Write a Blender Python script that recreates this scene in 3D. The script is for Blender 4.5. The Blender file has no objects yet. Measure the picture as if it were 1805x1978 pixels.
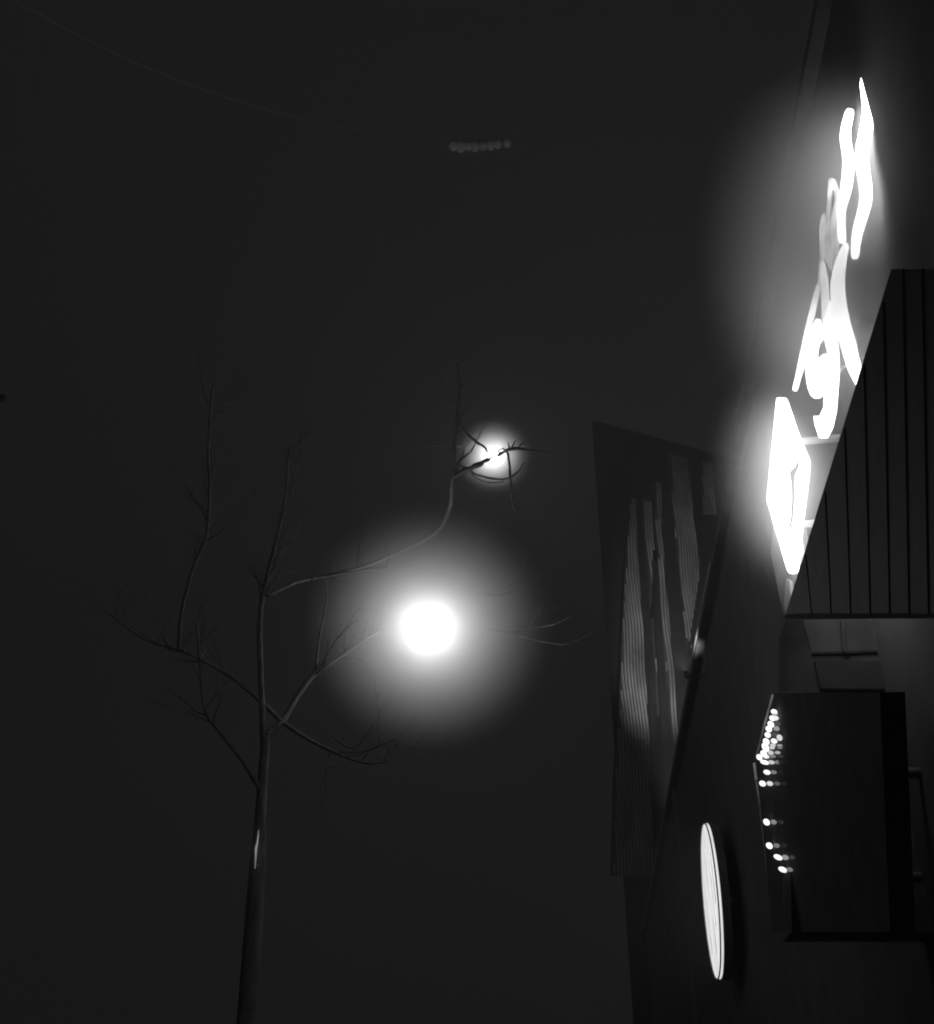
import bpy, bmesh, math, random
from mathutils import Vector, Matrix
random.seed(7)
S = bpy.context.scene
C = bpy.data.collections.new('street'); S.collection.children.link(C)

# ------------------------------------------------------------------ camera
W, H, F = 1805.0, 1978.0, 2300.0
PITCH = math.radians(32.0)
EYE = Vector((0, 0, 1.7))
cam = bpy.data.cameras.new('camera'); co = bpy.data.objects.new('camera', cam); C.objects.link(co)
cam.sensor_fit = 'VERTICAL'; cam.sensor_height = 24.0; cam.lens = F / H * 24.0
cam.clip_start = 0.05; cam.clip_end = 3000
co.location = EYE; co.rotation_euler = (math.pi / 2 + PITCH, 0, 0)
S.camera = co

# ------------------------------------------------------------------ night sky, exposure
SKY = 0.0112
world = bpy.data.worlds.new('World'); S.world = world; world.use_nodes = True
bg = world.node_tree.nodes['Background']
bg.inputs['Color'].default_value = (1, 1, 1, 1); bg.inputs['Strength'].default_value = SKY
S.view_settings.view_transform = 'Standard'; S.view_settings.look = 'None'
S.view_settings.gamma = 1; S.view_settings.use_curve_mapping = False; S.view_settings.exposure = 0
S.cycles.volume_bounces = 0; S.cycles.max_bounces = 4; S.cycles.diffuse_bounces = 2
S.cycles.use_denoising = True
S.cycles.volume_step_rate = 1.0
S.cycles.sample_clamp_indirect = 1.0
S.cycles.use_light_tree = True
S.cycles.filter_width = 2.0

# ------------------------------------------------------------------ geometry of the view: where things stand along a line of sight
FW = Vector((0, math.cos(PITCH), math.sin(PITCH))); UP = Vector((0, -math.sin(PITCH), math.cos(PITCH))); RT = Vector((1, 0, 0))
def ray(x, y):
    return (RT * ((x - 902.5) / F) + UP * ((989.0 - y) / F) + FW).normalized()
def at(x, y, d):
    return EYE + ray(x, y) * d
class Plane:
    """a vertical plane of given compass direction through a point"""
    def __init__(s, az, p, off=0.0):
        a = math.radians(az)
        s.d = Vector((math.sin(a), math.cos(a), 0)); s.n = Vector((-math.cos(a), math.sin(a), 0))   # n looks to the street side
        if s.n.dot(p - EYE) > 0: s.n = -s.n
        s.p = p + s.n * off
    def hit(s, x, y):
        r = ray(x, y); t = (s.p - EYE).dot(s.n) / r.dot(s.n)
        return EYE + r * t
    def off(s, o):
        q = Plane.__new__(Plane); q.d, q.n, q.p = s.d, s.n, s.p + s.n * o
        return q
PF = Plane(4.7, at(1470, 1465, 15.4))            # the long street facade on the right
PS = Plane(-18.0, at(1519, 935, 9.3))            # the angled illuminated signs
PB = Plane(66.0, at(1290, 1230, 52.0))           # the ribbed building beyond
PC = Plane(4.7, at(1515, 1195, 8.4))             # fascia of the canopy
PW = Plane(92.0, at(1580, 1230, 9.6))            # recessed soffit panels under the canopy

# ------------------------------------------------------------------ materials
def mat(name, base, rough=0.8, metal=0.0, noise=0.0, scale=6.0, bump=0.0, emit=0.0, stretch=None):
    m = bpy.data.materials.new(name); m.use_nodes = True
    nt = m.node_tree; b = nt.nodes['Principled BSDF']
    b.inputs['Base Color'].default_value = (base, base, base, 1)
    b.inputs['Roughness'].default_value = rough; b.inputs['Metallic'].default_value = metal
    if noise or bump:
        tc = nt.nodes.new('ShaderNodeTexCoord'); mp = nt.nodes.new('ShaderNodeMapping')
        if stretch: mp.inputs['Scale'].default_value = stretch
        nt.links.new(tc.outputs['Object'], mp.inputs['Vector'])
        n = nt.nodes.new('ShaderNodeTexNoise'); n.inputs['Scale'].default_value = scale; n.inputs['Detail'].default_value = 5
        nt.links.new(mp.outputs['Vector'], n.inputs['Vector'])
        r = nt.nodes.new('ShaderNodeMapRange')
        r.inputs['From Min'].default_value = 0.3; r.inputs['From Max'].default_value = 0.7
        if noise:
            r.inputs['To Min'].default_value = base * (1 - noise); r.inputs['To Max'].default_value = base * (1 + noise)
            nt.links.new(n.outputs['Fac'], r.inputs['Value']); nt.links.new(r.outputs['Result'], b.inputs['Base Color'])
        if bump:
            bu = nt.nodes.new('ShaderNodeBump'); bu.inputs['Strength'].default_value = bump; bu.inputs['Distance'].default_value = 0.02
            nt.links.new(n.outputs['Fac'], bu.inputs['Height']); nt.links.new(bu.outputs['Normal'], b.inputs['Normal'])
    if emit:
        b.inputs['Emission Color'].default_value = (1, 1, 1, 1); b.inputs['Emission Strength'].default_value = emit
    return m
def glow(name, strength, var=0.0, scale=8.0, stretch=None):
    m = mat(name, 0.5, 0.4); nt = m.node_tree; b = nt.nodes['Principled BSDF']
    b.inputs['Emission Color'].default_value = (1, 1, 1, 1)
    b.inputs['Emission Strength'].default_value = strength
    if var:
        tc = nt.nodes.new('ShaderNodeTexCoord'); mp = nt.nodes.new('ShaderNodeMapping')
        if stretch: mp.inputs['Scale'].default_value = stretch
        n = nt.nodes.new('ShaderNodeTexNoise'); n.inputs['Scale'].default_value = scale; n.inputs['Detail'].default_value = 3
        r = nt.nodes.new('ShaderNodeMapRange'); r.inputs['From Min'].default_value = 0.35; r.inputs['From Max'].default_value = 0.65
        r.inputs['To Min'].default_value = strength * (1 - var); r.inputs['To Max'].default_value = strength * (1 + var)
        nt.links.new(tc.outputs['Object'], mp.inputs['Vector']); nt.links.new(mp.outputs['Vector'], n.inputs['Vector'])
        nt.links.new(n.outputs['Fac'], r.inputs['Value']); nt.links.new(r.outputs['Result'], b.inputs['Emission Strength'])
    return m
CONC = mat('concrete', 0.42, 0.9, noise=0.25, scale=3, bump=0.3)
WALL = mat('sooty_render', 0.16, 0.9, noise=0.2, scale=2, bump=0.3)
DARK = mat('dark_stone', 0.14, 0.85, noise=0.3, scale=5, bump=0.3)
CANO = mat('canopy_paint', 0.14, 0.6, noise=0.2, scale=8)
RIBM = mat('ribbed_cladding', 0.6, 0.7, noise=0.45, scale=1.4, bump=0.4, stretch=(1, 1, 0.45))
GAPM = mat('panel_gap_shade', 0.12, 0.9, noise=0.4, scale=1.2)  # dark base puts the shade between the ribs into the colour
STEEL = mat('brushed_steel', 0.7, 0.4, 0.2, noise=0.15, scale=20)
BARK = mat('bark', 0.2, 0.9, noise=0.4, scale=14, bump=0.8, stretch=(1, 1, 0.3))
WIRE = mat('wire', 0.35, 0.6)
ASPH = mat('asphalt', 0.05, 0.85, noise=0.3, scale=30, bump=0.4)
PAVE = mat('paving', 0.25, 0.85, noise=0.3, scale=4, bump=0.3)
PAINT = mat('road_paint', 0.7, 0.6, noise=0.2, scale=12)
SOIL = mat('ground_soil', 0.15, 0.95, noise=0.4, scale=1.5, bump=0.5)

# ------------------------------------------------------------------ helpers
def link(o, parent=None):
    C.objects.link(o)
    if parent: o.parent = parent; o.matrix_parent_inverse = Matrix.Translation(-parent.location)
    return o
def obj(name, bm, m, parent=None, smooth=False, origin=None):
    bmesh.ops.recalc_face_normals(bm, faces=bm.faces)
    me = bpy.data.meshes.new(name)
    if origin is not None: bmesh.ops.translate(bm, verts=bm.verts, vec=-Vector(origin))
    bm.to_mesh(me); bm.free(); me.materials.append(m)
    if smooth:
        for p in me.polygons: p.use_smooth = True
    o = bpy.data.objects.new(name, me)
    if origin is not None: o.location = origin
    return link(o, parent)
def tag(o, label=None, cat=None, group=None, kind=None):
    if label: o['label'] = label
    if cat: o['category'] = cat
    if group: o['group'] = group
    if kind: o['kind'] = kind
    return o
def thing(name, loc, label, cat, group=None):
    o = bpy.data.objects.new(name, None); o.location = loc; o.empty_display_size = 0.2; C.objects.link(o)
    return tag(o, label, cat, group)
def prism(bm, pts, vec):
    """closed slab: the outline pts pushed along vec"""
    vec = Vector(vec); a = [bm.verts.new(p) for p in pts]; b = [bm.verts.new(Vector(p) + vec) for p in pts]
    bm.faces.new(a); bm.faces.new(list(reversed(b)))
    n = len(pts)
    for i in range(n):
        j = (i + 1) % n
        bm.faces.new((a[i], b[i], b[j], a[j]))
def slab(name, plane, px, depth, m, parent=None, off=0.0):
    bm = bmesh.new(); q = plane.off(off)
    prism(bm, [q.hit(x, y) for x, y in px], -plane.n * depth)
    return obj(name, bm, m, parent)
def box(bm, lo, hi):
    x0, y0, z0 = lo; x1, y1, z1 = hi
    prism(bm, [Vector((x0, y0, z0)), Vector((x1, y0, z0)), Vector((x1, y1, z0)), Vector((x0, y1, z0))], (0, 0, z1 - z0))
def smooth_line(pts, k=4):
    """Catmull-Rom through (Vector, radius) pairs"""
    out = []
    n = len(pts)
    for i in range(n - 1):
        p0, p1, p2, p3 = pts[max(i - 1, 0)], pts[i], pts[i + 1], pts[min(i + 2, n - 1)]
        for j in range(k):
            t = j / k
            a = 0.5 * ((2 * p1[0]) + (p2[0] - p0[0]) * t + (2 * p0[0] - 5 * p1[0] + 4 * p2[0] - p3[0]) * t * t + (3 * p1[0] - p0[0] - 3 * p2[0] + p3[0]) * t ** 3)
            out.append((a, p1[1] * (1 - t) + p2[1] * t))
    out.append(pts[-1])
    return out
def tube(bm, pts, seg=8, jitter=0.0):
    rings = []; prev = None
    for i, (p, r) in enumerate(pts):
        a = pts[max(i - 1, 0)][0]; b = pts[min(i + 1, len(pts) - 1)][0]
        t = (b - a).normalized()
        if prev is None:
            u = t.orthogonal().normalized()
        else:
            u = (prev - t * prev.dot(t)).normalized()
        prev = u; v = t.cross(u)
        rings.append([bm.verts.new(p + (u * math.cos(2 * math.pi * k / seg) + v * math.sin(2 * math.pi * k / seg)) * r * (1 + random.uniform(-jitter, jitter))) for k in range(seg)])
    for a, b in zip(rings, rings[1:]):
        for k in range(seg):
            bm.faces.new((a[k], a[(k + 1) % seg], b[(k + 1) % seg], b[k]))
    bm.faces.new(rings[0][::-1]); bm.faces.new(rings[-1])
def ball(bm, c, r, seg=20, squash=1.0):
    mtx = Matrix.Translation(c) @ Matrix.Diagonal((r, r, r * squash, 1))
    bmesh.ops.create_uvsphere(bm, u_segments=seg, v_segments=seg // 2 + 2, radius=1, matrix=mtx)
def rod(name, a, b, r, m, parent=None, seg=8):
    bm = bmesh.new(); tube(bm, [(Vector(a), r), (Vector(b), r)], seg); return obj(name, bm, m, parent, True)

MISTS = []
def mist(loc, size, dens, label, rot=(0, 0, 0), power=4.5, aniso=0.0, hollow=0.0):
    """a puff of fog that thins out towards its rim"""
    m = bpy.data.materials.new('mist'); m.use_nodes = True; nt = m.node_tree; nt.nodes.clear()
    out = nt.nodes.new('ShaderNodeOutputMaterial'); v = nt.nodes.new('ShaderNodeVolumePrincipled')
    v.inputs['Color'].default_value = (0.98, 0.98, 0.98, 1); v.inputs['Anisotropy'].default_value = aniso
    tc = nt.nodes.new('ShaderNodeTexCoord'); ln = nt.nodes.new('ShaderNodeVectorMath'); ln.operation = 'DOT_PRODUCT'
    nt.links.new(tc.outputs['Object'], ln.inputs[0]); nt.links.new(tc.outputs['Object'], ln.inputs[1])
    def math_(op, a, b):
        n = nt.nodes.new('ShaderNodeMath'); n.operation = op
        for i, x in enumerate((a, b)):
            if x is None: continue
            if isinstance(x, (int, float)): n.inputs[i].default_value = x
            else: nt.links.new(x, n.inputs[i])
        return n.outputs[0]
    e = math_('EXPONENT', math_('MULTIPLY', ln.outputs['Value'], -power), None)
    e = math_('MAXIMUM', math_('SUBTRACT', e, math.exp(-power)), 0.0)
    if hollow: e = math_('MULTIPLY', e, math_('ADD', ln.outputs['Value'], hollow))     # thinner at the centre, shaped to flatten the lamp's glow
    nt.links.new(math_('MULTIPLY', e, dens), v.inputs['Density'])
    nt.links.new(v.outputs['Volume'], out.inputs['Volume'])
    m.cycles.volume_sampling = 'MULTIPLE_IMPORTANCE' if hasattr(m, 'cycles') else None
    bm = bmesh.new(); bmesh.ops.create_icosphere(bm, subdivisions=3, radius=1)
    o = obj('mist', bm, m); o.location = loc; o.scale = size; o.rotation_euler = rot
    MISTS.append(o)
    return tag(o, label, 'mist', kind='stuff')

# ------------------------------------------------------------------ ground
d4, n4 = PF.d, PF.n                                  # street direction, towards the street
wall0 = PF.p.copy(); wall0.z = 0
def g(s, t, z=0.0):                                  # s along the street, t out from the facade
    return wall0 + d4 * s + n4 * t + Vector((0, 0, z))
bm = bmesh.new(); prism(bm, [Vector((-900, -900, -0.12)), Vector((900, -900, -0.12)), Vector((900, 900, -0.12)), Vector((-900, 900, -0.12))], (0, 0, -0.5))
tag(obj('ground', bm, SOIL), kind='structure')
bm = bmesh.new(); prism(bm, [g(-60, 3.2, -0.116), g(140, 3.2, -0.116), g(140, 11.0, -0.116), g(-60, 11.0, -0.116)], (0, 0, -0.05))
tag(obj('road', bm, ASPH), kind='structure')
for a, b in ((-0.35, 3.2), (11.0, 16.0)):
    bm = bmesh.new(); prism(bm, [g(-60, a, 0), g(140, a, 0), g(140, b, 0), g(-60, b, 0)], (0, 0, -0.3))
    tag(obj('pavement', bm, PAVE), kind='structure')
bm = bmesh.new()
for k in range(-8, 30):
    prism(bm, [g(k * 4, 7.04, -0.112), g(k * 4 + 2, 7.04, -0.112), g(k * 4 + 2, 7.16, -0.112), g(k * 4, 7.16, -0.112)], (0, 0, -0.002))
tag(obj('road_marking', bm, PAINT), kind='structure')

# ------------------------------------------------------------------ the low street building on the right (facade runs away from the camera)
def roof_x(y): return 1125 + (2420 - y) * (1362 - 1125) / (2420 - 1215)
fz = PF.hit(roof_x(1215), 1215).z                    # height of the cornice
far = PF.hit(roof_x(1700), 1700); s_far = (far - wall0).dot(d4) + 6
fb = thing('street_building', g(0, 0), 'dark rendered street building with a pale steel cornice rail at its roofline', 'building')
bm = bmesh.new(); prism(bm, [g(-20, 0), g(s_far, 0), g(s_far, -9), g(-20, -9)], (0, 0, fz - 0.15)); obj('wall', bm, WALL, fb)
bm = bmesh.new(); prism(bm, [g(-20, 0.12, fz - 0.147), g(s_far, 0.12, fz - 0.147), g(s_far, -9.2, fz - 0.147), g(-20, -9.2, fz - 0.147)], (0, 0, 0.1)); obj('roof', bm, DARK, fb)
bm = bmesh.new()
s0 = (PF.hit(1379, 1030) - wall0).dot(d4)
pts = [(g(s, 0.09, fz), 0.038) for s in (s0, s0 + 3, s0 + 8, s_far)]
tube(bm, pts, 12); obj('cornice_rail', bm, STEEL, fb, True)
for k in range(7):
    s = s0 + 0.4 + k * 2.2
    bm = bmesh.new(); tube(bm, [(g(s, 0.09, fz), 0.015), (g(s, -0.03, fz - 0.13), 0.015)], 6); obj('rail_bracket', bm, STEEL, fb)
RS = g((PF.hit(1357, 1215) - wall0).dot(d4), 0.09, fz)
rlp = RS + n4 * 0.26 + Vector((0, 0, -0.62))
rl = thing('added_spotlight', rlp, 'tiny spot lamp added on the dark wall to put a streak on the pale cornice rail', 'added_spotlight')  # lamp added to put the bright streak on the rail
rdir = (Vector((0, 0, 1)) + n4 * 0.2 + d4 * 0.1).normalized()
bm = bmesh.new(); tube(bm, [(rlp - rdir * 0.12, 0.02), (rlp - rdir * 0.1, 0.035), (rlp, 0.045)], 12); obj('housing', bm, WALL, rl, True)
rod('arm', rlp - rdir * 0.06, rlp - rdir * 0.06 - n4 * 0.33, 0.01, WALL, rl)
rs_ = bpy.data.lights.new('lamp', 'SPOT'); rs_.energy = 45.0; rs_.spot_size = math.radians(110); rs_.spot_blend = 1.0; rs_.shadow_soft_size = 0.02
ro = bpy.data.objects.new('lamp', rs_); ro.rotation_euler = rdir.to_track_quat('-Z', 'Y').to_euler(); ro.location = rlp + rdir * 0.01; link(ro, rl)
# upper floor piers barely seen in the dark
for k in range(3):
    s = s0 + 9.6 + k * 2.4
    bm = bmesh.new(); prism(bm, [g(s, 0), g(s + 0.35, 0), g(s + 0.35, 0.08), g(s, 0.08)], (0, 0, fz - 0.2)); obj('pier', bm, WALL, fb)

# ------------------------------------------------------------------ the ribbed building beyond, with flood-lit panels between dark piers
def ground_pt(plane, x, y):
    p = plane.hit(x, y); p = p.copy(); p.z = 0; return p
rb = thing('office_building', ground_pt(PB, 1290, 1230), 'tall dark building with flood-lit ribbed wall strips between black piers', 'building')
back = PB.off(-0.25); BACK = Vector((math.sin(math.radians(14)), math.cos(math.radians(14)), 0))
a0 = back.hit(1191, 1500); a1 = back.hit(1470, 1100); topz = PB.hit(1330, 858).z
def upto(p, z): q = p.copy(); q.z = z; return q
bm = bmesh.new(); prism(bm, [upto(a0, 0), upto(a1, 0), upto(a1, topz), upto(a0, topz)], BACK * 9); obj('wall', bm, mat('office_wall', 0.05, 0.9, noise=0.3, scale=1), rb)
strips = [
 ([(1219,960),(1211.5,1043),(1206,1148),(1201,1227),(1199,1293),(1195,1400),(1189,1495),(1184,1690)], [(1229,970),(1232.6,1064),(1239,1148),(1244.5,1227),(1248,1295),(1249.6,1338),(1254,1416),(1258,1480),(1266,1690)]),
 ([(1240,960),(1243,1010),(1247,1064),(1254,1117),(1257,1166)], [(1258,960),(1261,1030),(1262,1064),(1260,1117),(1258.5,1172)]),
 ([(1260,1192),(1262.5,1230),(1266,1290),(1270,1380)], [(1261.5,1192),(1266,1230),(1270,1290),(1274,1380)]),
 ([(1262.5,930),(1266,1010),(1271,1072),(1273,1135),(1279,1195),(1285,1280),(1292,1338),(1300,1440),(1308,1560)], [(1277,930),(1280,1030),(1282.5,1064),(1288,1132),(1293,1185),(1302,1280),(1307,1353),(1314,1440),(1322,1560)]),
 ([(1294,872),(1296,938),(1303.6,1030),(1311,1095),(1319,1174),(1328.2,1261)], [(1328,872),(1338,964),(1348,1056),(1353.5,1082),(1353,1111),(1348,1143),(1338,1206),(1328.8,1266)]),
 ([(1357.5,890),(1356,930),(1359,990)], [(1377,890),(1378,930),(1382,990)]),
]
for L, R in strips:
    outline = L + R[::-1]
    p = slab('wall_panel', PB, outline, 0.2, GAPM, rb)
    # upright ribs standing proud of the panel
    q = PB.off(0.0)
    def edge(side, z_):     # side polyline on the wall as (u, z) pairs
        pts = sorted(((v - PB.p).dot(PB.d), v.z) for v in [q.hit(x, y) for x, y in side])
        return pts
    def ulim(side, z):
        v = sorted([(w.z, (w - PB.p).dot(PB.d)) for w in [q.hit(x, y) for x, y in side]])
        if z < v[0][0] or z > v[-1][0]: return None
        for (z0, u0), (z1, u1) in zip(v, v[1:]):
            if z0 <= z <= z1: return u0 + (u1 - u0) * (z - z0) / max(z1 - z0, 1e-6)
    zs = [w.z for w in [q.hit(x, y) for x, y in L + R]]
    bm = bmesh.new(); z = min(zs); step = 0.42; row = 0
    while z < max(zs):
        ul, ur = ulim(L, z + step / 2), ulim(R, z + step / 2)
        if ul is not None and ur is not None:
            lo, hi = min(ul, ur), max(ul, ur)
            pitch = 0.15; wav = 0.05 * math.sin(row * 0.55); u = math.ceil((lo - wav) / pitch) * pitch + wav
            while u + 0.02 < hi:
                if u > lo - 0.06:
                    o_ = PB.p + PB.d * u; o_.z = z
                    tilt = 0.05 * (math.sin((row + 1) * 0.55) - math.sin(row * 0.55))
                    prism(bm, [o_ + PB.n * 0.002, o_ + PB.d * 0.08 + PB.n * 0.002, o_ + PB.d * 0.07 + PB.n * 0.045, o_ + PB.d * 0.006 + PB.n * 0.045], Vector((0, 0, step + 0.004)) + PB.d * tilt)
                u += pitch
        z += step; row += 1
    if bm.verts: tag(obj('rib', bm, RIBM, rb), kind='stuff')
    else: bm.free()
dark = mat('black_pier_stone', 0.05, 0.8, noise=0.3, scale=3)
for px in ([(1229.5,920),(1233,1064),(1240,1148),(1245.5,1227),(1249,1295),(1260,1480),(1268,1690),(1264,1690),(1264,1300),(1256,1190),(1246,1064),(1240,960),(1238.5,920)],
           [(1262,1082),(1263,1150),(1268,1240),(1275,1340),(1284,1500),(1296,1500),(1284,1290),(1278,1195),(1272,1135),(1270,1082)],
           [(1278,900),(1281,1030),(1294,1185),(1303,1280),(1312,1400),(1326,1560),(1345,1560),(1327,1275),(1318,1174),(1303,1030),(1293,900)],
           [(1330,880),(1339,964),(1349,1056),(1354.5,1082),(1354,1111),(1349,1143),(1339,1206),(1331,1266),(1365,1100),(1358,990),(1355,930),(1357,885)]):
    slab('pier', PB, px, 0.35, dark, rb, off=0.12)
bm = bmesh.new(); prism(bm, [upto(a0, topz) + BACK * .3, upto(a1, topz) + BACK * .3, upto(a1, topz) + BACK * 8, upto(a0, topz) + BACK * 8], (0, 0, 0.3)); obj('roof', bm, DARK, rb)

# flood lamp below, hidden behind the roof of the street building, that washes the strips
FLP = g(s_far - 1.5, -1.6, fz + 0.35)
fl = thing('floodlight', FLP, 'floodlight on the roof of the street building below the ribbed wall strips', 'floodlight')
tgt = PB.hit(1290, 1222)
dirv = (tgt - fl.location).normalized()
bm = bmesh.new(); tube(bm, [(fl.location - dirv * 0.35, 0.07), (fl.location - dirv * 0.2, 0.14), (fl.location, 0.18), (fl.location + dirv * 0.02, 0.19)], 16); obj('housing', bm, STEEL, fl, True)
arm_end = fl.location + Vector((0.1, 0, -0.45)); rod('arm', fl.location - dirv * 0.3, arm_end, 0.04, STEEL, fl)
sp = bpy.data.lights.new('lamp', 'SPOT'); sp.energy = 6200; sp.spot_size = math.radians(26); sp.spot_blend = 1.0; sp.shadow_soft_size = 0.15
so = bpy.data.objects.new('lamp', sp); so.rotation_euler = dirv.to_track_quat('-Z', 'Y').to_euler(); so.location = fl.location + dirv * 0.1
link(so, fl)

# ------------------------------------------------------------------ hanging street lamps
def hanging_lamp(px, d, r, power, label):
    c = at(px[0], px[1], d)
    t = thing('street_lamp', c, label, 'street lamp', 'globe lamps hung over the street')
    m = glow('globe_glass', power / (math.pi * r * r) / math.pi)
    bm = bmesh.new(); ball(bm, c, r, 28); obj('globe', bm, m, t, True)
    bm = bmesh.new(); top = c + Vector((0, 0, r * 0.92))
    tube(bm, [(top, r * 0.42), (top + Vector((0, 0, r * 0.2)), r * 0.4), (top + Vector((0, 0, r * 0.45)), r * 0.12), (top + Vector((0, 0, r * 1.1)), r * 0.07)], 14); obj('cap', bm, WIRE, t, True)
    return c, top + Vector((0, 0, r * 1.1))
c1, h1 = hanging_lamp((828, 1210), 14.0, 0.10, 25.0, 'large bright globe lamp glowing in mist beside the bare tree limbs')
c2, h2 = hanging_lamp((953, 880), 22.0, 0.085, 12.0, 'small distant globe lamp glowing behind crossed bare twigs')
mist(c1, (1.5, 1.5, 1.5), 24.0, 'round soft halo of mist around the large bright globe lamp', power=6.0, hollow=0.03)
mist(c2, (0.75, 0.75, 0.75), 8.0, 'small halo of mist around the distant globe lamp', power=6.2, hollow=0.03)

# poles outside the frame on the left and wires across the street
pole_x = -9.5
def pole(y, h, label):
    t = thing('utility_pole', (pole_x, y, 0), label, 'pole', 'poles holding the span wires')
    bm = bmesh.new(); tube(bm, [(Vector((pole_x, y, -0.12)), 0.16), (Vector((pole_x, y, h)), 0.1)], 12); obj('post', bm, DARK, t, True)
    bm = bmesh.new(); box(bm, (pole_x - 0.7, y - 0.05, h - 0.5), (pole_x + 0.7, y + 0.05, h - 0.38)); obj('crossarm', bm, DARK, t)
pole(c1.y, h1.z + 1.4, 'nearer of the tall poles left of the bare tree')
pole(c2.y, h2.z + 1.6, 'farther of the tall poles left of the bare tree')
def wire(a, b, via, label, r=0.0025):
    bm = bmesh.new(); pts = []
    for p, q in ((a, via), (via, b)):
        for i in range(13):
            t = i / 12
            if p is via and i == 0: continue
            s = p.lerp(q, t); s.z -= 0.25 * math.sin(math.pi * t); pts.append((s, r))
    tube(bm, pts, 6); return tag(obj('span_wire', bm, WIRE, None, True), label, 'wire', 'wires strung across the street')
rw = g((c1 - wall0).dot(d4), 0.0); rw.z = fz - 0.4
wire(Vector((pole_x, c1.y, h1.z + 0.9)), rw, h1, 'thin wire carrying the large bright globe lamp')
wire(Vector((pole_x, c2.y, h2.z + 1.1)), PB.hit(1400, 800), h2, 'thin wire carrying the small distant globe lamp')

# dim festoon whose bulbs just reach into the top of the picture
fx = thing('festoon_lights', at(880, 275, 16), 'string of dim frosted bulbs hanging high across the dark sky', 'string lights')
m_f = glow('dim_frosted_glass', 0.02)
CORD = mat('pale_cord', 0.6)
fp = [at(x, 268 - ((x - 925) / 60.0) ** 2 * 1.2, 16 + (x - 900) * 0.004) for x in range(-200, 1820, 60)]
bm = bmesh.new(); tube(bm, smooth_line([(p, 0.0025) for p in fp], 2), 6); obj('cord', bm, CORD, fx, True)
for x, y, r in ((876, 283, 8), (890, 285, 9), (905, 283, 7), (918, 284, 8), (933, 283, 7), (948, 282, 8), (962, 280, 7), (980, 278, 7)):
    bm = bmesh.new(); p = at(x, y, 16); ball(bm, p, r * 16 / F, 14, 1.1); obj('bulb_shape', bm, m_f, fx, True)
mist(at(925, 280, 16), (0.7, 0.3, 0.16), 6.0, 'faint wisp of mist along the dim string of bulbs')

# ------------------------------------------------------------------ bare tree
D = 13.0
def P(x, y, d=D): return at(x, y, d)
PX = D / F
tree_base = P(497, 1690, 12.7); tb = Vector((tree_base.x, tree_base.y, 0.0))
tr = thing('bare_tree', tb, 'leafless tree at left with faint forked limbs reaching past the bright globe lamp', 'tree')
limbs = []
def limb(pts, name='limb', twigs=5):
    twigs = twigs * 2 if name == 'limb' else twigs
    line = [(P(x, y, dd), r * PX * (0.6 if dd < 14.55 else 1.0)) for x, y, r, dd in pts]
    limbs.append((name, line, twigs))
trunk = [(tb - Vector((0, 0, 0.1)), 0.24), (tb + Vector((0.02, 0, 0.5)), 0.17), (tb + (tree_base - tb) * 0.45 + Vector((0.05, 0, 0)), 0.11), (tree_base, 0.085)]
trunk += [(P(x, y, d_), r * PX * 0.62) for x, y, r, d_ in ((502, 1600, 17, 12.7), (508, 1500, 15, 12.8), (514, 1420, 13, 12.8))]
limb([(514,1420,12,12.8),(545,1395,10,12.9),(575,1345,9,13.2),(610,1300,8,13.4),(655,1270,6,13.7),(700,1240,4.5,13.95),(745,1215,3,14.3),(790,1196,2,14.5)], 'limb', 6)
limb([(510,1440,11,12.8),(505,1330,9,12.8),(502,1200,8,12.8),(515,1120,7,12.8),(535,1040,6,12.7),(552,960,4,12.7),(560,860,3,12.6)], 'limb', 6)
limb([(545,1395,7,12.9),(500,1350,7,12.8),(450,1310,6,12.7),(400,1280,5,12.6),(345,1255,5,12.6),(280,1235,3,12.6),(210,1185,2,12.6)], 'limb', 6)
limb([(545,1395,7,12.9),(590,1425,6,12.8),(640,1450,5,12.7),(690,1470,4,12.6),(725,1475,3,12.5),(752,1468,2,12.5)], 'limb', 3)
limb([(655,1452,3.5,12.7),(700,1452,3,12.7),(735,1440,2.5,12.6),(762,1428,1.8,12.6)], 'branch', 1)
limb([(640,1420,3,12.8),(678,1445,3,12.7),(705,1425,2,12.7),(720,1400,1.5,12.7)], 'branch', 0)
limb([(345,1255,6,12.6),(352,1180,6,12.6),(372,1100,6,12.5),(400,1030,5,12.5),(405,940,5,12.5),(403,850,4,12.4),(412,740,3,12.4)], 'limb', 7)
limb([(515,1150,7,12.8),(560,1130,6,13.0),(600,1118,5,13.3),(690,1103,3,13.6),(745,1095,2,13.9)], 'branch', 3)
limb([(610,1300,4,13.6),(618,1230,3,13.6),(628,1180,3,13.6),(632,1140,2,13.6)], 'branch', 2)
limb([(505,1530,8,12.75),(470,1470,7,12.7),(430,1420,6,12.6),(396,1370,5,12.5),(388,1300,4,12.5),(380,1200,3,12.4)], 'limb', 4)
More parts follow.
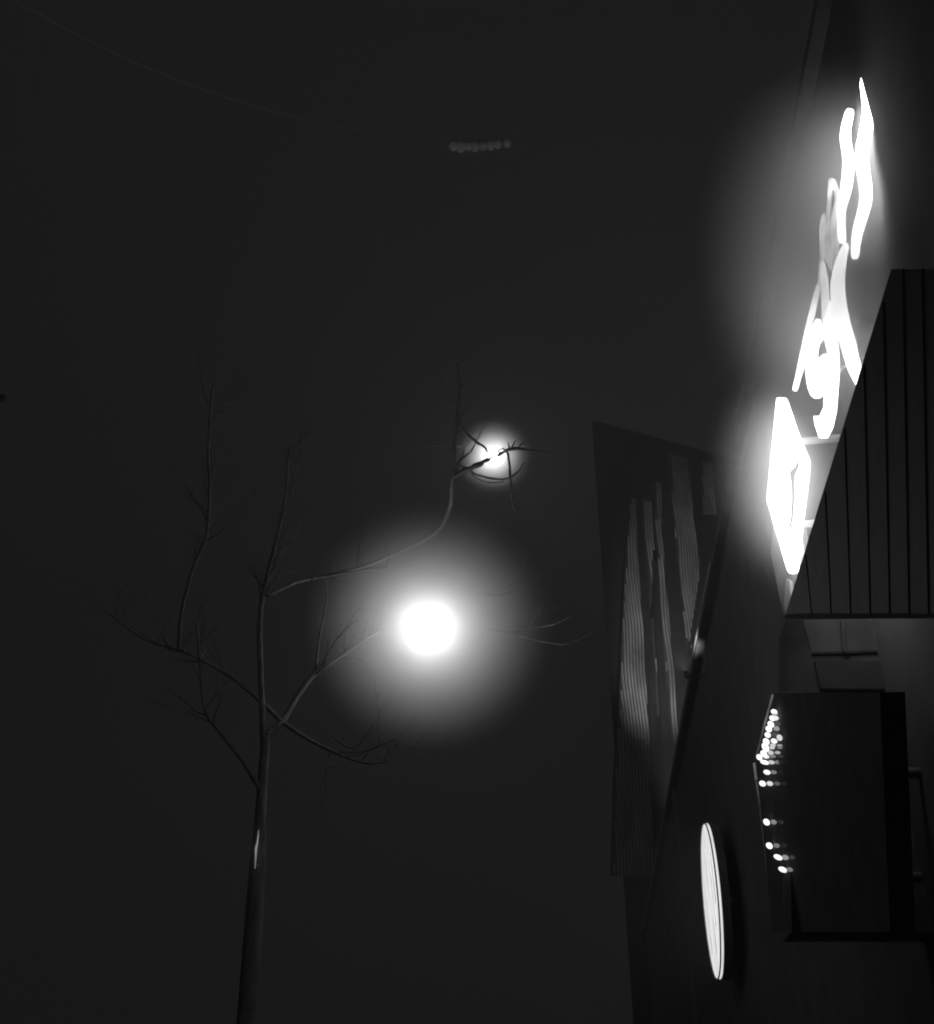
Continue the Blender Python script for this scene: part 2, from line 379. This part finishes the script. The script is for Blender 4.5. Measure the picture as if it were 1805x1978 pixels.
# high limb that arches over and hangs its twigs in front of the small lamp
limb([(600,1118,5,13.3),(700,1095,5,13.8),(780,1062,5,14.6),(840,1030,5,14.8),(868,985,4.5,14.8),(873,940,5,14.6),(876,890,4.5,14.6),(879,830,4,14.6),(888,770,3,14.6),(884,700,2,14.6)], 'limb', 2)
limb([(885,775,2,14.6),(884,810,2.2,14.6),(895,830,2.6,14.6),(912,847,2.8,14.6),(928,858,2.6,14.6),(937,864,2.4,14.6),(944,875,1.8,14.6)], 'branch', 0)
limb([(872,925,4,14.6),(890,913,5,14.6),(905,906,6,14.6),(922,899,6,14.6),(938,890,4.2,14.6),(960,880,2.6,14.6),(976,872,2.8,14.6),(986,868,4,14.6),(1000,866,4,14.6),(1020,869,3,14.6),(1045,874,2,14.6),(1075,880,1.4,14.6)], 'branch', 0)
limb([(980,870,2.5,14.6),(984,890,2.8,14.6),(986,915,2.8,14.6),(987,940,2.5,14.6),(989,960,2,14.6),(996,985,1.4,14.6)], 'branch', 0)
limb([(884,898,2,14.6),(900,903,2.2,14.6),(918,915,2.4,14.6),(940,922,2.2,14.6),(965,926,2.4,14.6),(985,922,2,14.6),(1002,910,1.8,14.6),(1012,893,1.4,14.6)], 'branch', 0)
limb([(905,906,2,14.6),(920,922,1.6,14.6),(945,932,1.6,14.6),(975,930,1.4,14.6)], 'branch', 0)
limb([(986,868,2.4,14.6),(983,860,1.6,14.6),(981,854,1,14.6)], 'twig', 0)
limb([(988,866,2.4,14.6),(993,858,1.6,14.6),(996,850,1,14.6)], 'twig', 0)
limb([(976,872,1.8,14.6),(973,866,1.8,14.6),(969,868,1.0,14.6)], 'twig', 0)
limb([(1000,866,2.4,14.6),(1006,859,1.6,14.6),(1014,853,1,14.6)], 'twig', 0)
limb([(966,877,1.5,14.6),(963,871,1.3,14.6),(967,867,0.8,14.6)], 'twig', 0)
limb([(876,850,3,14.6),(884,790,2.4,14.6),(892,740,1.6,14.6)], 'branch', 1)
# faint ends beyond the big lamp
limb([(790,1196,1.6,14.5),(860,1205,1.6,14.6),(960,1218,1.8,14.4),(1040,1212,2.2,14.6),(1075,1205,2,14.6),(1105,1190,1.4,14.6)], 'branch', 1)
limb([(960,1218,1.6,14.4),(1040,1238,1.8,14.4),(1090,1245,2,14.3),(1120,1235,1.8,14.3),(1146,1222,1,14.3)], 'branch', 0)
limb([(745,1095,2,13.9),(752,1075,1.6,13.9),(744,1058,1,13.9)], 'twig', 0)
limb([(940,1150,2,14.2),(985,1145,1.8,14.2),(1006,1110,1.4,14.2),(1013,1075,1,14.2)], 'branch', 0)
bm = bmesh.new(); tube(bm, smooth_line(trunk, 5), 14, 0.04); obj('trunk', bm, BARK, tr, True)
for name, line, tw in limbs:
    line = [(p + Vector((random.uniform(-1, 1), random.uniform(-1, 1), random.uniform(-1, 1))) * 0.0015, r) for p, r in line]
    s = smooth_line(line, 4)
    if tw == 0 and name != 'twig':
        s = [(p + Vector((random.uniform(-1, 1), 0, random.uniform(-1, 1))) * r * 0.3, r * random.uniform(0.82, 1.2)) for p, r in s]
    bm = bmesh.new(); tube(bm, s, 8, 0.1)
    for k in range(tw):
        i = random.randrange(len(s) // 3, len(s) - 1); p, r = s[i]; t = (s[min(i + 1, len(s) - 1)][0] - p).normalized()
        d_ = (t + Vector((random.uniform(-1, 1), random.uniform(-0.8, 0.8), random.uniform(-0.4, 1)))).normalized()
        pts = [(p, r * 0.55)]; L_ = random.uniform(0.3, 0.8)
        for j in range(4):
            d_ = (d_ + Vector((random.uniform(-.35, .35), random.uniform(-.3, .3), random.uniform(-.2, .4)))).normalized()
            pts.append((pts[-1][0] + d_ * L_ / 4, r * 0.5 * (1 - (j + 1) / 5)))
        tube(bm, pts, 5)
        for j in range(1, 5):
            for m_ in range(2):
                q0 = pts[j][0]; dd_ = (d_ + Vector((random.uniform(-1, 1), random.uniform(-1, 1), random.uniform(-.6, 1)))).normalized()
                tp = [(q0, max(pts[j][1], 0.003) * 0.7)]
                for _ in range(3):
                    dd_ = (dd_ + Vector((random.uniform(-.4, .4), random.uniform(-.3, .3), random.uniform(-.3, .5)))).normalized()
                    tp.append((tp[-1][0] + dd_ * random.uniform(0.04, 0.12), tp[-1][1] * 0.7))
                tube(bm, tp, 4)
    obj(name, bm, BARK, tr, True)

# lit streak on the trunk, put in as a slim glowing tube
tlm = thing('trunk_streak', P(497, 1640, 12.5), 'slim dim glowing streak that stands in for light on the trunk of the bare tree', 'lamp')
bm = bmesh.new(); tube(bm, smooth_line([(P(500, 1603, 12.52), 0.003), (P(498, 1625, 12.52), 0.008), (P(495, 1640, 12.52), 0.012), (P(494.5, 1655, 12.52), 0.008), (P(493, 1678, 12.52), 0.004)], 4), 10); obj('tube', bm, glow('trunk_streak_glow', 0.2, 0.4, 6), tlm, True)
for y in (1612, 1672): rod('clip', P(498 if y < 1640 else 494, y, 12.53), P(499, y, 12.62), 0.012, WIRE, tlm)
mist(P(496, 1645, 12.52), (0.16, 0.16, 0.45), 2.5, 'faint upright wisp of mist by the glowing streak on the trunk')

# ------------------------------------------------------------------ the illuminated signs on the right
sg = thing('diamond_sign', PS.hit(1519, 935), 'brightly lit white diamond-shaped sign hanging above the dark canopy', 'sign')
LG = glow('lit_acrylic', 7.5, 0.05, 3); LG2 = glow('lit_acrylic_emblem', 0.3)
LETTER = glow('lit_letter', 7.0, 0.08, 5); DIML = glow('dim_letter', 2.4, 0.35, 7); MIDL = glow('mid_letter', 4.2, 0.25, 7)
slab('light_box', PS, [(1502,768),(1513,768),(1517,776),(1535,830),(1556,883),(1558.5,890),(1558.5,904),(1549,985),(1541,1050),(1536,1100),(1533,1106),(1525,1107),(1521,1100),(1500,1030),(1483,972),(1481,965),(1484,930),(1493,845),(1500,772)], 0.03, LG, sg, 0.0)
def ribbon(name, plane, pts, depth, m, parent, off):
    """flat stroke with raised thickness; pts = (x, y, width in px)"""
    L, R = [], []
    s = smooth_line([(Vector((x, y, 0)), w) for x, y, w in pts], 4)
    for i, (p, w) in enumerate(s):
        t = (s[min(i + 1, len(s) - 1)][0] - s[max(i - 1, 0)][0]).normalized(); nrm = Vector((-t.y, t.x, 0))
        f = 1.0 if 0 < i < len(s) - 1 else 0.6
        L.append((p + nrm * w / 2 * f)); R.append((p - nrm * w / 2 * f))
    bm = bmesh.new(); q = plane.off(off)
    fl_ = [bm.verts.new(q.hit(v.x, v.y)) for v in L]; fr = [bm.verts.new(q.hit(v.x, v.y)) for v in R]
    bl = [bm.verts.new(v.co - plane.n * depth) for v in fl_]; br = [bm.verts.new(v.co - plane.n * depth) for v in fr]
    for i in range(len(s) - 1):
        bm.faces.new((fl_[i], fl_[i+1], fr[i+1], fr[i])); bm.faces.new((bl[i], br[i], br[i+1], bl[i+1]))
        bm.faces.new((fl_[i], bl[i], bl[i+1], fl_[i+1])); bm.faces.new((fr[i], fr[i+1], br[i+1], br[i]))
    bm.faces.new((fl_[0], fr[0], br[0], bl[0])); bm.faces.new((fl_[-1], bl[-1], br[-1], fr[-1]))
    return obj(name, bm, m, parent)
slab('emblem', PS, [(1541,888),(1544,900),(1541,907),(1536,918),(1534.5,940),(1535,965),(1532,1000),(1527,1022),(1517,1034),(1524,1020),(1528,1000),(1530,965),(1529,935),(1525,912),(1530,908),(1538,898)], 0.006, LG2, sg, 0.006)
bd = slab('back_board', PS, [(1495,1010),(1489,1070),(1515,1195),(1523,1170),(1556,1075),(1545,1010)], 0.05, CONC, sg, -0.16)
slab('reflection_patch', PS, [(1519,1118),(1525,1122),(1528,1150),(1524,1172),(1517,1185),(1514,1165)], 0.03, mat('pale_reflection', 0.75, 0.4), sg, -0.11)  # pale patch shaped as the sign's reflection on the board
a = PS.hit(1519, 880) - PS.n * 0.2; hz_ = (a - wall0).dot(n4)
rod('wall_bracket', PS.hit(1519, 850) - PS.n * 0.09, PS.hit(1519, 850) - n4 * (hz_ + 0.0), 0.03, WIRE, sg)
rod('wall_bracket', PS.hit(1524, 1010) - PS.n * 0.09, PS.hit(1524, 1010) - n4 * (hz_ + 0.0), 0.03, WIRE, sg)

ls = thing('script_sign', PS.hit(1600, 600), 'blazing white script letter sign curling up the right edge above the diamond sign', 'sign')
slab('letter', PS, [(1576,616),(1569,632),(1561,651),(1557,675),(1556,697),(1556,718),(1558,734),(1561,750),(1566,763),(1573,769),(1580,769),(1589,760),(1596,745),(1603,720),(1604,700),(1602,688),(1594,683),(1586,687),(1579,697),(1577,689),(1578,675),(1582,663),(1588,655),(1591,648),(1586,628),(1582,616)], 0.015, LETTER, ls, 0.0)
slab('letter', PS, [(1603,580),(1596,600),(1590,621),(1592,654),(1599,684),(1603,700),(1600,730),(1592,752),(1591,788),(1583,804),(1572,804),(1575,822),(1583,845),(1596,845),(1606,825),(1613,795),(1616,760),(1619,720),(1618,680),(1614,640),(1613,606),(1608,588)], 0.015, LETTER, ls, 0.003)
ribbon('letter', PS, [(1634,468,8),(1621,515,20),(1617,560,26),(1624,610,26),(1636,660,28),(1650,712,24),(1666,750,14)], 0.015, LETTER, ls, 0.006)
ribbon('stroke', PS, [(1580,549,6),(1573,582,9),(1564,620,10),(1555,660,9),(1548,700,12),(1541,728,9),(1534,755,8)], 0.012, MIDL, ls, -0.004)
ribbon('stroke', PS, [(1588,504,5),(1591,535,12),(1593,571,14),(1594,600,13),(1593,625,11)], 0.012, MIDL, ls, -0.008)
ribbon('stroke', PS, [(1590,413,4),(1587,440,8),(1587,470,6),(1586,500,5),(1584,525,6),(1583,548,5)], 0.012, DIML, ls, -0.012)
ribbon('stroke', PS, [(1606,345,9),(1603,365,7),(1601,385,5),(1599,411,5),(1596,444,7),(1594,476,12),(1599,492,9),(1606,508,6)], 0.012, DIML, ls, -0.016)
ribbon('stroke', PS, [(1606,345,8),(1613,362,8),(1618,385,8),(1612,410,8),(1608,435,9),(1611,470,15),(1609,505,17),(1606,524,6)], 0.012, DIML, ls, -0.020)
ribbon('stroke', PS, [(1587,485,4),(1594,498,5),(1600,508,5),(1604,520,5)], 0.012, DIML, ls, -0.024)
ribbon('stroke', PS, [(1668,150,16),(1676,220,22),(1664,300,24),(1672,380,22),(1655,450,18),(1650,500,12)], 0.012, LG, ls, 0.014)
ribbon('stroke', PS, [(1642,210,14),(1632,260,18),(1638,310,20),(1634,360,20),(1624,410,14),(1626,470,14)], 0.012, LG, ls, 0.010)
# rails that carry the letters, fixed to the facade
for k, (xa, ya, xb, yb) in enumerate(((1592,640,1640,610),(1600,740,1640,700),(1598,450,1636,420))):
    rod('rail', PS.off(-0.085).hit(xa, ya), PS.off(-0.085).hit(xb, yb), 0.012, WIRE, ls)
a = PS.hit(1630, 600)
for y in (330, 620):
    p = PS.off(-0.08).hit(1628, y); q = p - n4 * max((p - wall0).dot(n4), 0.1); rod('wall_bracket', p, q, 0.03, WIRE, ls)
up = Vector((0, 0, 1))
ang = math.radians(18)
mist(PS.off(0.05).hit(1519, 935), (0.6, 0.6, 1.1), 3.0, 'bright halo of mist around the white diamond-shaped sign', (0, 0, ang))
mist(PS.off(0.1).hit(1650, 540), (1.15, 1.0, 2.1), 3.0, 'broad halo of mist around the white script sign', (0, 0, ang))

# ------------------------------------------------------------------ dark canopy in front
cb = thing('canopy', PC.hit(1515, 1195), 'black sloping canopy cutting across the glow below the lit signs', 'canopy')
slab('fascia', PC, [(1515,1195),(1560,1048),(1615,870),(1722,520),(1830,520),(1830,1195)], 0.35, CANO, cb)
for k in range(1, 8):
    f_ = k / 8.0; x = 1515 + 300 * f_; yt = 1195 - 3.25 * (x - 1515) if x < 1722 else 520
    slab('batten', PC, [(x, max(yt, 520) + 6), (x + 3, max(yt, 520) - 2), (x + 3 + 12, 1190), (x + 12, 1190)], 0.008, CANO, cb, 0.006)
slab('gutter', PC, [(1517,1186),(1830,1186),(1830,1195),(1515,1195)], 0.06, DARK, cb, 0.055)
# recessed soffit panels below it, their dim light put in as glow
wn = thing('shop_front', PW.hit(1580, 1230), 'dark shop front wall with two grey soffit panels made to glow dimly under the canopy', 'building')
slab('wall', PW, [(1518,1200),(1550,1196.5),(1830,1196.5),(1830,1800),(1530,1800)], 0.3, DARK, wn, -0.06)
gm = glow('dim_soffit_glow', 0.014, 0.35, 5, (1.5, 1, 0.7)); gm2 = glow('dimmer_soffit_glow', 0.002, 0.4, 5)
for mm in (gm, gm2): mm.node_tree.nodes['Principled BSDF'].inputs['Base Color'].default_value = (0.06, 0.06, 0.06, 1)
slab('soffit_panel', PW, [(1552,1198),(1700,1198),(1705,1255),(1569,1259),(1564,1240)], 0.05, gm, wn, -0.02)
slab('soffit_panel', PW, [(1574,1277),(1705,1277),(1710,1330),(1586,1330)], 0.05, gm2, wn, -0.02)
slab('panel_frame', PW, [(1625,1198),(1630,1198),(1634,1258),(1629,1258)], 0.05, DARK, wn, 0.02)

# ------------------------------------------------------------------ marquee with little bulbs; their fading glass reflections are built as glowing bulbs too
mq = thing('marquee', PF.off(0.9).hit(1475, 1465), 'dark marquee fascia studded with small white bulbs and their fading reflections made as glowing beads', 'marquee')
PM = PF.off(0.9)
slab('panel', PM, [(1495,1338),(1462,1463),(1466,1530),(1474,1610),(1482,1690),(1492,1800),(1720,1800),(1700,1338)], 0.12, DARK, mq, -0.01)
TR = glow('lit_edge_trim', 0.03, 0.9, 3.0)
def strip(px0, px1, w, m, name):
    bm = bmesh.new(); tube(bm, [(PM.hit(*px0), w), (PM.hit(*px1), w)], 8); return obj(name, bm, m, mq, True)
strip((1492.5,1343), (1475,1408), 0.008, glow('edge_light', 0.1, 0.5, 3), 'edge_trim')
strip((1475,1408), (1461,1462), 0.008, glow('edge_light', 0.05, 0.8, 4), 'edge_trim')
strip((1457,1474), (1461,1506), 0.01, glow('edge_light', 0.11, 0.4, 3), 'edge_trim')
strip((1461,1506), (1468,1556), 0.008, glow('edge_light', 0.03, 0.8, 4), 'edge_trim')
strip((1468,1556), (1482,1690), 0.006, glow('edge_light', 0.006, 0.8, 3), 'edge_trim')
bulbs = [(374,370,1,26,46),(382,392,.6,12,20),(360,432,1,30,50),(388,430,.8,26,44),(343,490,1,28,60),(323,535,1,27,56),(313,592,1,24,50),(299,655,1,32,60),(290,705,1,40,74),(300,735,1,20,30),
 (275,770,1,34,60),(300,800,.8,24,34),(234,805,1,27,54),(284,853,1,54,44),(306,948,.9,40,44),(264,1056,1,34,50),(302,1424,1,32,56),(329,1650,1,32,54),(412,1760,1,50,50),(457,1878,1,50,50),
 (397,530,.4,22,44),(384,590,.12,20,36),(374,650,.9,28,46),(362,690,.6,24,30),(354,715,.6,22,26),(342,762,.6,24,40),(362,795,.3,20,30),(348,853,.6,38,36),(370,948,.3,24,34),(334,1056,.7,28,42),(371,1424,.35,20,40),
 (399,1648,.3,20,38),(481,1762,.4,30,42),(523,1878,.3,26,36),(408,485,.15,9,40),(426,618,.7,11,56),(427,692,.4,16,22),(430,715,.3,14,18),(407,760,.5,15,28),(435,795,.1,14,30),(408,853,.3,20,32),(435,948,.05,20,30),
 (402,1056,.2,20,34),(470,1056,.06,18,34),(440,1424,.08,16,34),(470,1648,.06,16,34),(545,1762,.12,15,34),(440,853,.05,16,28)]
lm = {}
for zx, zy, b, w, h in bulbs:
    x, y = 1420 + zx / 4.945, 1300 + zy / 4.945; w /= 4.945; h /= 4.945
    key = round(b, 2)
    if key not in lm: lm[key] = glow('bulb_and_reflection', 1.4 * b ** 1.6)
    c = PM.off(0.02).hit(x, y); dist = (c - EYE).length
    r = ray(x, y); side = r.cross(up).normalized()
    bm = bmesh.new(); bmesh.ops.create_uvsphere(bm, u_segments=12, v_segments=8, radius=1)
    # slim pear shape leaning with the wall, for bulbs and their glowing reflections
    # width along the wall chosen so that its visible width is w
    a_w = w / 2 * dist / F; a_h = h / 2 * dist / F
    lean = 0.28 if w < 9 else 0.6
    for v in bm.verts:
        q = v.co.copy()
        v.co = c + n4 * (q.y * 0.02) + side * (q.x * a_w * 0.95 - q.z * lean * a_w) * 1.0 + up * q.z * a_h * 1.1
    obj('bulb_shape', bm, lm[key], mq, True)
p0 = PM.hit(1520, 1500)
rod('arm', p0 - n4 * 0.1, p0 - n4 * 0.9, 0.04, WIRE, mq)
rod('arm', PM.hit(1525, 1700) - n4 * 0.1, PM.hit(1525, 1700) - n4 * 0.9, 0.04, WIRE, mq)

# ------------------------------------------------------------------ round lit sign seen almost edge-on
PR = PF.off(0.5)
PR = Plane(5.5, at(1373, 1738, 19.0))
cr = PR.hit(1374, 1738); R_ = (PR.hit(1361, 1588).z - cr.z)
rs = thing('round_sign', cr, 'round white lit wall sign seen almost edge-on at the bottom', 'sign')
def disc(name, r, off, depth, m, par, n=48):
    bm = bmesh.new(); c = cr + PR.n * off
    prism(bm, [c + PR.d * math.cos(2 * math.pi * i / n) * r + up * math.sin(2 * math.pi * i / n) * r for i in range(n)], -PR.n * depth); return obj(name, bm, m, par)
disc('casing', R_ * 1.015, -0.034, 0.12, DARK, rs)
disc('light_box', R_, 0, 0.03, glow('round_sign_face', 0.86, 0.1, 3, (1, 1, 0.15)), rs)
RG = glow('round_sign_print', 0.5, 0.3, 6)
bm = bmesh.new(); rr = [(cr + PR.n * 0.012 + PR.d * math.cos(2 * math.pi * i / 48) * R_ * 1.0 + up * math.sin(2 * math.pi * i / 48) * R_ * 1.0, 0.012) for i in range(49)]; tube(bm, rr, 6); obj('rim', bm, STEEL, rs, True)
for t0, a0_, a1_, w in ((-0.35, -0.55, 0.62, 0.05), (0.1, 0.05, 0.7, 0.04), (-0.62, -0.2, 0.45, 0.06), (0.5, -0.6, 0.3, 0.05), (-0.1, -0.75, -0.25, 0.06)):
    bm = bmesh.new(); c = cr + PR.n * 0.003
    p = [c + PR.d * (t0 - w) * R_ + up * a0_ * R_, c + PR.d * (t0 + w) * R_ + up * a0_ * R_, c + PR.d * (t0 + w * 0.6) * R_ + up * a1_ * R_, c + PR.d * (t0 - w * 0.3) * R_ + up * (a1_ + 0.03) * R_]
    prism(bm, p, PR.n * 0.004); obj('printed_stroke', bm, RG, rs)
rod('arm', cr - n4 * 0.12, cr - n4 * 0.5, 0.05, WIRE, rs)

# ------------------------------------------------------------------ night haze
hm = bpy.data.materials.new('haze'); hm.use_nodes = True; nt = hm.node_tree; nt.nodes.clear()
o_ = nt.nodes.new('ShaderNodeOutputMaterial'); v_ = nt.nodes.new('ShaderNodeVolumePrincipled')
v_.inputs['Density'].default_value = 0.009; v_.inputs['Color'].default_value = (0.97, 0.97, 0.97, 1)
nt.links.new(v_.outputs['Volume'], o_.inputs['Volume'])
bm = bmesh.new(); box(bm, (-40, -40, -1.2), (40, 85, 46)); tag(obj('haze', bm, hm), 'thin night haze filling the whole street', 'haze', kind='stuff')
print('debug cornice z', fz, 'sign', PS.hit(1519, 935), 'wall t', (PS.hit(1519, 935) - wall0).dot(n4), (PS.hit(1600, 600) - wall0).dot(n4), 'round R', R_, 'topz', topz, 'c2', c2)
